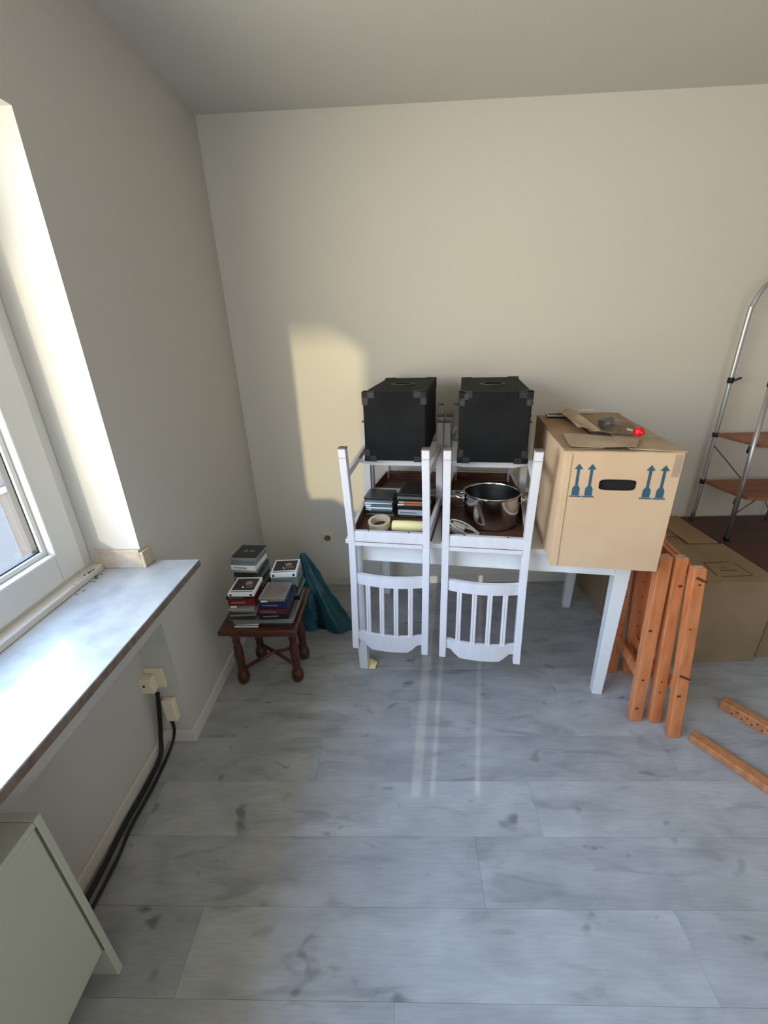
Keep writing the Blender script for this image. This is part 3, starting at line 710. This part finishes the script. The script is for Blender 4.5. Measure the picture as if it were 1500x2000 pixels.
flap('side_flap', [(cw-0.16, 0.02, chh+0.007), (cw+0.004, -0.004, chh+0.0045), (cw+0.002, cd-0.01, chh+0.0045), (cw-0.15, cd-0.02, chh+0.008)], M_paper, 0.003)
box('tape_scar', (cw-0.026, -0.0012, chh-0.08), (cw-0.004, 0.0, chh-0.003), M_paper, bxr)
def arrow(xc, slant):
    H0, H1 = 0.278, 0.398
    def P(x, f): return (xc + x + slant*f, -0.0012, H0 + (H1-H0)*f)
    outline = [P(-0.012, 0.05), P(0.012, 0.05), P(0.012, 0.27), P(0.0045, 0.36), P(0.0045, 0.84), P(0.014, 0.84), P(0, 1.0), P(-0.014, 0.84), P(-0.0045, 0.84), P(-0.0045, 0.36), P(-0.012, 0.27)]
    V = outline + [(x, -0.0003, z) for x, y, z in outline]; n = len(outline)
    Fc = [(0, 1, 2, 10), (10, 2, 3, 9), (9, 3, 4, 8), (8, 4, 5, 6), (8, 6, 7)]
    base = [P(-0.0195, 0.0), P(0.0195, 0.0), P(0.0195, 0.04), P(-0.0195, 0.04)]
    k = len(V); V += base; Fc.append((k, k+1, k+2, k+3))
    mesh('printed_arrow', V, Fc, M_ink, fp)
for xc in (0.052, 0.094, 0.276, 0.318): arrow(xc, 0.0)

# loose things on the carton
def sheet(name, pts, z, m_, label, cat, loc, rz, wav=0.004, n=8, th=0.0012):
    """bent sheet over a quad pts (4 corners), gently wavy"""
    V, Fc = [], []
    A, B, C, D = [Vector((p[0], p[1], 0)) for p in pts]
    ph = random.uniform(0, 6)
    for k in (0, 1):
        for i in range(n+1):
            for j in range(n+1):
                s, t_ = i/n, j/n
                p = A.lerp(B, s).lerp(D.lerp(C, s), t_)
                zz = z + wav*(1+math.sin(ph + 5*s + 3*t_)) + wav*1.2*abs(s-0.5)*2*t_
                V.append((p.x, p.y, zz + k*th))
    m0 = (n+1)**2
    for i in range(n):
        for j in range(n):
            a = i*(n+1)+j; q = (a, a+1, a+n+2, a+n+1); Fc.append(q); Fc.append(tuple(x+m0 for x in q))
    rim = [i*(n+1) for i in range(n+1)] + [n*(n+1)+j for j in range(1, n+1)] + [i*(n+1)+n for i in range(n-1, -1, -1)] + [j for j in range(n-1, 0, -1)]
    for a, b in zip(rim, rim[1:] + rim[:1]): Fc.append((a, b, b+m0, a+m0))
    o = mesh(name, V, Fc, m_, None, loc, (0, 0, rz), smooth=False); tag(o, label, cat); return o
def onbox(u, v, z=0.0): return T(0.802+u, -0.15+v, 0.7405+chh+0.004+z)
sheet('packing_paper', [(0.02, 0.02), (0.22, 0.00), (0.27, 0.13), (0.03, 0.20)], 0.009, M_paper, 'crumpled brown packing paper at the front edge of the carton lid', 'paper', onbox(0, 0), TA, 0.003)
sheet('cardboard_piece', [(0.13, 0.22), (0.30, 0.20), (0.34, 0.60), (0.10, 0.62)], 0.012, M_card_in, 'curled loose cardboard piece under the plastic bottle', 'cardboard', onbox(0, 0), TA, 0.004)
sheet('cardboard_strip', [(0.085, 0.22), (0.16, 0.20), (0.13, 0.60), (0.075, 0.60)], 0.024, M_paper, 'bent narrow cardboard strip left of the bottle on the carton', 'cardboard', onbox(0, 0), TA, 0.006)
fr = empty('picture_frame', onbox(0.075, 0.585, 0.012), TA, 'small flat metal frame at the rear edge of the carton', 'frame')
boxes('frame_edge', [((-0.045, -0.03, 0), (0.045, -0.024, 0.008)), ((-0.045, 0.024, 0), (0.045, 0.03, 0.008)), ((-0.045, -0.024, 0), (-0.039, 0.024, 0.008)), ((0.039, -0.024, 0), (0.045, 0.024, 0.008))], M_alu, fr, bevel=0.001)
box('frame_plate', (-0.04, -0.025, 0.001), (0.04, 0.025, 0.004), M_gasket, fr)
tag(box('paper_slip', (-0.035, -0.012, 0), (0.035, 0.012, 0.002), M_tape, None, 0.0005, loc=onbox(0.20, 0.60, 0.034), rot=(0, 0, TA+0.1)), 'small white paper slip at the rear of the carton lid', 'paper')
bt = empty('plastic_bottle', (1.682, -0.812, 1.226), 0, 'empty clear plastic bottle with a red cap lying on the carton', 'bottle')
bt.rotation_euler = (0, PI/2 + 0.03, TA - 1.12); bt.scale = (0.84, 0.84, 0.84)
bprof = [(0.0, 0.006), (0.018, 0.0), (0.028, 0.004), (0.032, 0.014), (0.032, 0.05), (0.028, 0.066), (0.024, 0.082), (0.028, 0.098), (0.032, 0.112), (0.032, 0.145), (0.029, 0.165), (0.021, 0.186), (0.0135, 0.198), (0.013, 0.208)]
lathe('bottle_body', bprof, M_bottle, bt, n=32)
lathe('bottle_base', [(0.0, 0.0075), (0.017, 0.0015), (0.0265, 0.0055), (0.0305, 0.015), (0.0305, 0.045)], M_bottle_lbl, bt, n=32)
lathe('cap', [(0.0, 0.228), (0.011, 0.228), (0.016, 0.224), (0.0195, 0.216), (0.0195, 0.200), (0.013, 0.200)], M_red, bt, n=24)
lathe('cap_spout', [(0.0, 0.236), (0.006, 0.236), (0.008, 0.226)], M_red, bt, n=20)

# ------------------------------------------------------------------ small wooden table with turned legs
st = empty('side_table', (0, 0, 0), 0, 'low dark wooden side table with turned legs under the disc stacks', 'table')
box('tabletop', (0.083, -0.985, 0.362), (0.432, -0.635, 0.387), M_darkwood, st, bevel=0.006)
box('apron', (0.12, -0.945, 0.325), (0.40, -0.68, 0.362), M_darkwood, st, bevel=0.003)
lp = [(0.0, 0.0), (0.020, 0.0), (0.027, 0.008), (0.030, 0.03), (0.027, 0.055), (0.019, 0.068), (0.017, 0.078), (0.021, 0.086), (0.018, 0.1), (0.021, 0.14), (0.023, 0.17), (0.019, 0.22), (0.014, 0.245), (0.020, 0.252), (0.015, 0.262), (0.021, 0.28), (0.026, 0.31), (0.026, 0.335), (0.0, 0.335)]
for (x, y_) in ((0.108, -0.875), (0.375, -0.865), (0.375, -0.71), (0.145, -0.70)):
    lathe('leg', lp, M_darkwood, st, n=20, loc=(x, y_, 0))
tube('cross_stretcher', [(0.108, -0.875, 0.075), (0.24, -0.79, 0.105), (0.375, -0.71, 0.075)], 0.009, M_darkwood, st, n=10)
tube('cross_stretcher', [(0.375, -0.865, 0.085), (0.25, -0.78, 0.098), (0.145, -0.70, 0.085)], 0.009, M_darkwood, st, n=10)

# ------------------------------------------------------------------ teal plastic bag slumped beside it
def bag():
    NR, NH = 72, 26; V, Fc = [], []
    rnd = random.Random(5)
    for i in range(NH+1):
        t = i/NH; z = 0.452*(1-t)
        cx = 0.352 + 0.105*t; cy = -0.40 - 0.045*t
        rx = 0.016 + 0.122*t**0.85; ry = 0.016 + 0.085*t**0.8
        for j in range(NR):
            a = 2*PI*j/NR
            fold = 1 + 0.08*math.sin(3*a + 2.0 + 1.5*t)*t + 0.05*math.sin(7*a + 4*t)*t + 0.03*math.sin(13*a - 6*t)
            # deep fold that opens to the front
            ang = (a - (4.85 - 0.35*t) + PI) % (2*PI) - PI
            notch = 1 - 0.75*math.exp(-(ang/(0.10+0.42*t*t))**2)*max(0, (t-0.40)/0.60)**0.7
            k = fold*notch
            x = cx + rx*math.cos(a)*k; y_ = cy + ry*math.sin(a)*k
            # tongue towards +x at the floor
            if math.cos(a) > 0: x += 0.030*math.cos(a)**3*t**3
            nv = mnoise.noise_vector(Vector((x*14, y_*14, z*14)))*0.010 + mnoise.noise_vector(Vector((x*38, y_*38, z*38)))*0.0035
            x += nv.x*min(1, 3*t); y_ += nv.y*min(1, 3*t)
            V.append((x, y_, max(0.002, z + 0.012*math.sin(5*a+9*t)*(1-t)*t)))
    for i in range(NH):
        t = (i+0.5)/NH
        for j in range(NR):
            aa = 2*PI*(j+0.5)/NR; ang = (aa - (4.85 - 0.35*t) + PI) % (2*PI) - PI
            if t > 0.50 and abs(ang) < 0.34*(t-0.50)/0.5: continue      # the bag's open mouth
            a = i*NR+j; b = i*NR+(j+1) % NR; Fc.append((a, b, b+NR, a+NR))
    Fc.append(tuple(range(NR)))
    o = mesh('plastic_bag', V, Fc, M_bag, smooth=True)
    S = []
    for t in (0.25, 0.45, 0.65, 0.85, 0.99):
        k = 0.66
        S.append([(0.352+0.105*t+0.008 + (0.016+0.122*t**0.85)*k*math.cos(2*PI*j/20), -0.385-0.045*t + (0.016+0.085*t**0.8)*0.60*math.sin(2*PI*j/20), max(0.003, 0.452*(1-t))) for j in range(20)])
    loft('mouth_shade', S, mat('bag_mouth_shade', L(20, 24, 28), 0.8), o, smooth=True)  # dark lump, paints the shade inside the open mouth
    tag(o, 'crumpled teal plastic bag slumped on the floor beside the side table', 'bag')
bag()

# ------------------------------------------------------------------ paper scrap at the table leg
V = [(0, 0, 0), (0.03, -0.012, 0.003), (0.05, 0.02, 0.012), (0.022, 0.045, 0.022), (0.0, 0.03, 0.006), (0.024, 0.012, 0.018)]
o = mesh('paper_scrap', V + [(x, y, z+0.001) for x, y, z in V], [(0, 1, 5), (1, 2, 5), (2, 3, 5), (3, 4, 5), (4, 0, 5), (6, 7, 11), (7, 8, 11), (8, 9, 11), (9, 10, 11), (10, 6, 11)], M_tape_y, loc=(0.722, -0.80, 0.001), rot=(0, 0, 0.3))
tag(o, 'crumpled cream paper scrap on the floor by the table leg', 'paper')

# ------------------------------------------------------------------ cartons at the back right
def carton(name, a, b, label, flaps=False, rz=0):
    loc = ((a[0]+b[0])/2, (a[1]+b[1])/2, a[2]); w, d, h_ = b[0]-a[0], b[1]-a[1], b[2]-a[2]
    r = empty(name, loc, rz, label, 'box')
    for nm, p, q in (('front_panel', (-w/2, -d/2, 0), (w/2, -d/2+0.005, h_-0.005)), ('back_panel', (-w/2, d/2-0.005, 0), (w/2, d/2, h_-0.005)),
                     ('side_panel', (-w/2, -d/2+0.005, 0), (-w/2+0.005, d/2-0.005, h_-0.005)), ('side_panel', (w/2-0.005, -d/2+0.005, 0), (w/2, d/2-0.005, h_-0.005)),
                     ('bottom_panel', (-w/2+0.005, -d/2+0.005, 0), (w/2-0.005, d/2-0.005, 0.005))):
        box(nm, p, q, M_card_dk, r, bevel=0.001)
    if flaps != 'open':
        box('top_flap', (-w/2, -d/2, h_-0.005), (w/2, -0.001, h_), M_card_dk, r, bevel=0.0015)
        box('top_flap', (-w/2, 0.001, h_-0.005), (w/2, d/2, h_), M_card_dk, r, bevel=0.0015)
    else:
        box('top_flap', (-w/2, -0.08, h_-0.004), (w/2, d/2, h_), M_card_dk, r, bevel=0.001)
        box('top_flap', (-w/2, -d/2, h_-0.009), (w/2, -0.08, h_-0.005), M_card_dk, r, bevel=0.001)
        box('side_flap', (-w/2, -d/2, 0), (-w/2+0.16, d/2-0.05, 0.004), M_card_in, r, bevel=0.001, loc=(0.0, 0, h_), rot=(0, -0.12, 0))
        box('side_flap', (w/2-0.16, -d/2, 0), (w/2, d/2, 0.004), M_card_in, r, bevel=0.001, loc=(0.0, 0, h_+0.002))
    return r
c1r = carton('floor_carton', (2.06, -0.775, 0), (2.635, -0.392, 0.462), 'closed brown carton behind the upright wooden frames, printed square on top')
lid = [ch for ch in c1r.children if ch.name.startswith('top_flap')][0]
zt = 0.4625
def P_(x, y_): return (x - (2.06+2.635)/2, y_ - (-0.775-0.392)/2)
lines = [((2.400, -0.592), (2.532, -0.588)), ((2.40, -0.722), (2.545, -0.717)), ((2.40, -0.60), (2.385, -0.71)), ((2.545, -0.60), (2.55, -0.71)), ((2.43, -0.67), (2.51, -0.667)), ((2.45, -0.645), (2.475, -0.644)), ((2.30, -0.48), (2.27, -0.60))]
for (a, b) in lines:
    a = P_(*a); b = P_(*b)
    rect_bar('printed_line', [(a[0], a[1], zt), (b[0], b[1], zt)], 0.006, 0.0006, M_brownprint, lid, bevel=0)
carton('floor_carton', (2.06, -0.385, 0), (2.62, -0.02, 0.458), 'brown carton with loose flaps against the wall behind the ladder foot', flaps='open')
carton('floor_carton', (2.672, -0.742, 0), (3.25, -0.06, 0.432), 'brown carton standing under the dark board')
bd = tag(box('storage_board', (2.640, -0.665, 0.4335), (3.55, -0.015, 0.456), M_redboard, None, 0.003), 'dark reddish brown board lying on the carton beneath the step ladder', 'board')

# ------------------------------------------------------------------ step ladder
LX0, LX1 = 2.675, 3.12; Z0 = 0.457
ld = empty('step_ladder', (LX0, -0.1, Z0), 0, 'grey tubular step ladder with wooden treads standing on the dark board', 'ladder')
def lw(x, y_, z): return (x-LX0, y_+0.1, z-Z0)
rp = [(LX0, -0.07, Z0), (LX0, -0.075, 1.0), (LX0, -0.08, 1.56), (LX0+0.006, -0.082, 1.64), (LX0+0.035, -0.084, 1.715), (LX0+0.09, -0.086, 1.757), (LX0+0.16, -0.087, 1.765)]
rp2 = rp + [((LX0+LX1)-p[0], p[1], p[2]) for p in rp[::-1]]
tube('rear_frame', smooth_path([lw(*p) for p in rp2], 5), 0.0115, M_alu, ld, n=14)
FYb, FYt = -0.345, -0.325
for x in (LX0+0.012, LX1-0.012):
    tube('front_leg', [lw(x, FYb, Z0), lw(x, FYt, 1.29)], 0.0115, M_alu, ld, n=14)
    tube('rubber_foot', [lw(x, FYb, Z0), lw(x, FYb, Z0+0.03)], 0.015, M_blackplastic, ld, n=12)
    tube('top_clamp', [lw(x, FYt, 1.27), lw(x, FYt, 1.30)], 0.016, M_blackplastic, ld, n=10)
    tube('rear_clamp', [lw(x-0.012 if x < 2.9 else x+0.012, -0.078, 1.262), lw(x-0.012 if x < 2.9 else x+0.012, -0.078, 1.29)], 0.0155, M_blackplastic, ld, n=10)
rect_bar('clamp_lever', [lw(LX0+0.005, -0.095, 1.276), lw(LX0+0.03, -0.11, 1.292)], 0.008, 0.012, M_blackplastic, ld)
for zt_, yfr in ((0.99, -0.33), (0.715, -0.345)):
    # tread with bowed front
    pts = [(LX0-0.005, -0.095), (LX0+0.0, -0.2), (LX0+0.02, yfr+0.02)]
    fx = [LX0+0.03 + (LX1-LX0-0.06)*i/10 for i in range(11)]
    pts += [(x, yfr - 0.028 - 0.03*math.sin(PI*i/10)) for i, x in enumerate(fx)]
    pts += [(LX1-0.02, yfr+0.02), (LX1, -0.2), (LX1+0.005, -0.095)]
    poly('tread', [(x-LX0, y_+0.1) for x, y_ in pts], zt_-0.011-Z0, zt_+0.007-Z0, M_tread, ld, bevel=0.002)
    for x in (LX0, LX1):
        tube('tread_bracket', [lw(x, -0.075, zt_-0.018), lw(x, -0.075, zt_+0.006)], 0.016, M_blackplastic, ld, n=10)
    for x in (LX0+0.012, LX1-0.012):
        rect_bar('front_bracket', [lw(x, yfr+0.012, zt_-0.012), lw(x, yfr+0.018, zt_-0.05)], 0.016, 0.012, M_blackplastic, ld)
tube('brace_rod', [lw(LX0+0.002, -0.08, 0.925), lw(LX0+0.012, -0.33, 0.80)], 0.0028, M_rod, ld, n=6)
tube('brace_rod', [lw(LX1-0.002, -0.08, 0.925), lw(LX1-0.012, -0.33, 0.80)], 0.0028, M_rod, ld, n=6)
tube('brace_rod', [lw(LX0+0.012, -0.335, 0.60), lw(LX0+0.12, -0.34, 0.705)], 0.0028, M_rod, ld, n=6)
tube('brace_rod', [lw(LX0+0.14, -0.34, 0.705), lw(LX0+0.27, -0.335, 0.52)], 0.0028, M_rod, ld, n=6)

# ------------------------------------------------------------------ pine shelf side frames standing on edge
def frame_side(bx_, by, tx_, ty_, h_, label, seed, twist=0.0, w=0.046, d=0.034, rung=True, back=0.28):
    r = empty('shelf_frame', (bx_, by, 0), 0, label, 'wooden frame', 'pine shelf side frames')
    lx, ly = tx_-bx_, ty_-by; rnd = random.Random(seed)
    V0 = [(-w/2, -d/2), (w/2, -d/2), (w/2, d/2), (-w/2, d/2)]
    ct, stw = math.cos(twist), math.sin(twist)
    V0 = [(x*ct - y_*stw, x*stw + y_*ct) for x, y_ in V0]
    S = [[(x + lx*t, y_ + ly*t, h_*t) for x, y_ in V0] for t in (0, 0.35, 0.7, 1)]
    fp_ = loft('front_post', S, M_pine, r, bevel=0.004, fm_caps=None)
    box('post_end', (-w/2+0.003, -d/2+0.003, 0), (w/2-0.003, d/2-0.003, 0.0015), M_endpine, r, loc=(lx, ly, h_-0.0005), rot=(0, 0, twist))
    for i in range(3):
        zz = rnd.uniform(0.08, 0.92); rr = rnd.uniform(0.005, 0.009); fx_ = rnd.uniform(-w/2+0.012, w/2-0.012)
        pv = [(fx_ + rr*math.cos(2*PI*j/12), rr*0.75*math.sin(2*PI*j/12)) for j in range(12)]
        mesh('knot', [(x*ct + (d/2+0.0006)*stw + lx*zz, x*stw - (d/2+0.0006)*ct + ly*zz, h_*zz + z_) for x, z_ in pv], [tuple(range(12))], M_knot, fp_)
    if back:
        S = [[(x + lx*t + 0.03, y_ + ly*t + back, h_*t) for x, y_ in V0] for t in (0, 1)]
        bp_ = loft('rear_post', S, M_pine, r, bevel=0.004)
        for i in range(9):
            zz = 0.12 + 0.075*i
            lathe('peg_hole', [(0, 0), (0.0035, 0), (0.0035, 0.0008)], M_knot, bp_, n=8, loc=(lx*zz/h_+0.038, back-d/2+ly*zz/h_-0.0008, zz), rot=(PI/2, 0, 0))
        for zz in (0.20, h_-0.03):
            t = zz/h_
            rect_bar('rung', [(lx*t, ly*t+d/2-0.004, zz), (lx*t+0.03, ly*t+back-d/2+0.004, zz)], 0.018, 0.034, M_pine, r)
    return r
GP = 'pine'
frame_side(1.885, -1.108, 1.885, -1.045, 0.762, 'orange pine shelf frame standing nearest the white table leg', 3, w=0.050)
frame_side(1.962, -1.118, 1.944, -1.045, 0.757, 'orange pine shelf frame in the middle of the upright three', 4, w=0.048)
frame_side(1.998, -1.190, 1.990, -1.085, 0.732, 'orange pine post with carved notches, nearest the loose floor battens', 8, w=0.048, back=0.30)
o = [x for x in bpy.data.objects if x.name.startswith('shelf_frame')][-1]
for zz in (0.69, 0.28):
    rect_bar('notch', [(-0.022, -0.0155+0.143*zz, zz+0.012), (0.023, -0.0155+0.143*zz, zz-0.010)], 0.006, 0.010, M_knot, o, bevel=0.002)

# loose battens on the floor
def batten(p0, p1, w, h_, label, holes=False):
    d = Vector((p1[0]-p0[0], p1[1]-p0[1], 0)); ln = d.length; a = math.atan2(d.y, d.x)
    r = empty('loose_batten', (p0[0], p0[1], 0), a, label, 'wooden batten', 'loose pine battens on the floor')
    bt_ = box('batten_body', (0, -w/2, 0.0), (ln, w/2, h_), [M_pine2, M_endpine], r, bevel=0.004, fm=[0, 0, 0, 1, 0, 1])
    if holes:
        for i in range(10):
            for q in (0.3, 0.7):
                lathe('peg_hole', [(0, 0), (0.004, 0), (0.004, 0.0006)], M_knot, bt_, n=8, loc=(0.05+0.035*i + (0.016 if q > 0.5 else 0), -w/2-0.0006, h_*q), rot=(PI/2, 0, 0))
    return r
b1 = batten((2.062, -1.205), (2.330, -1.62), 0.044, 0.032, 'plain pine batten lying on the floor below the upright frames')
tube('dark_cord', [(0.33, -0.026, 0.01), (0.335, -0.022, 0.033), (0.345, 0.0, 0.0345), (0.355, 0.022, 0.034)], 0.0018, M_knot, b1, n=6)
batten((2.290, -1.045), (2.50, -1.36), 0.040, 0.045, 'pine batten with rows of peg holes lying apart on the floor', True)

baf = empty('sun_baffle', (-1.4, -6.1, 2.74), 0, 'added unseen sun-blocking balcony outside the window wall', 'baffle')  # unseen block added outside to cut off the top of the sun patch
box('baffle_slab', (-1.15, -0.06, 0.0), (1.0, 0.06, 0.75), M_fac, baf, bevel=0.01)
# ------------------------------------------------------------------ outside: neighbour house seen low through the window
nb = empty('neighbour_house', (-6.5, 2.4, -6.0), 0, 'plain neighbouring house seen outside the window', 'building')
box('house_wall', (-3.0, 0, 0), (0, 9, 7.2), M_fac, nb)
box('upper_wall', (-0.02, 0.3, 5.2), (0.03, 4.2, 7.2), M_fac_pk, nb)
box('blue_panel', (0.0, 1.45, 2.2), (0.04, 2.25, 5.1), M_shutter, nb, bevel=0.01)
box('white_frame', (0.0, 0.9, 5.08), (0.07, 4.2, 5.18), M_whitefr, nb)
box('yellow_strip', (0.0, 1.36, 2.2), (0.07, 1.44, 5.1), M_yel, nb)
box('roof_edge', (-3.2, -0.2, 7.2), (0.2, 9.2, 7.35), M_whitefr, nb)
#tag(box('street_ground', (-60, -60, -6.2), (-0.5, 60, -6.0), M_ground), kind='structure')
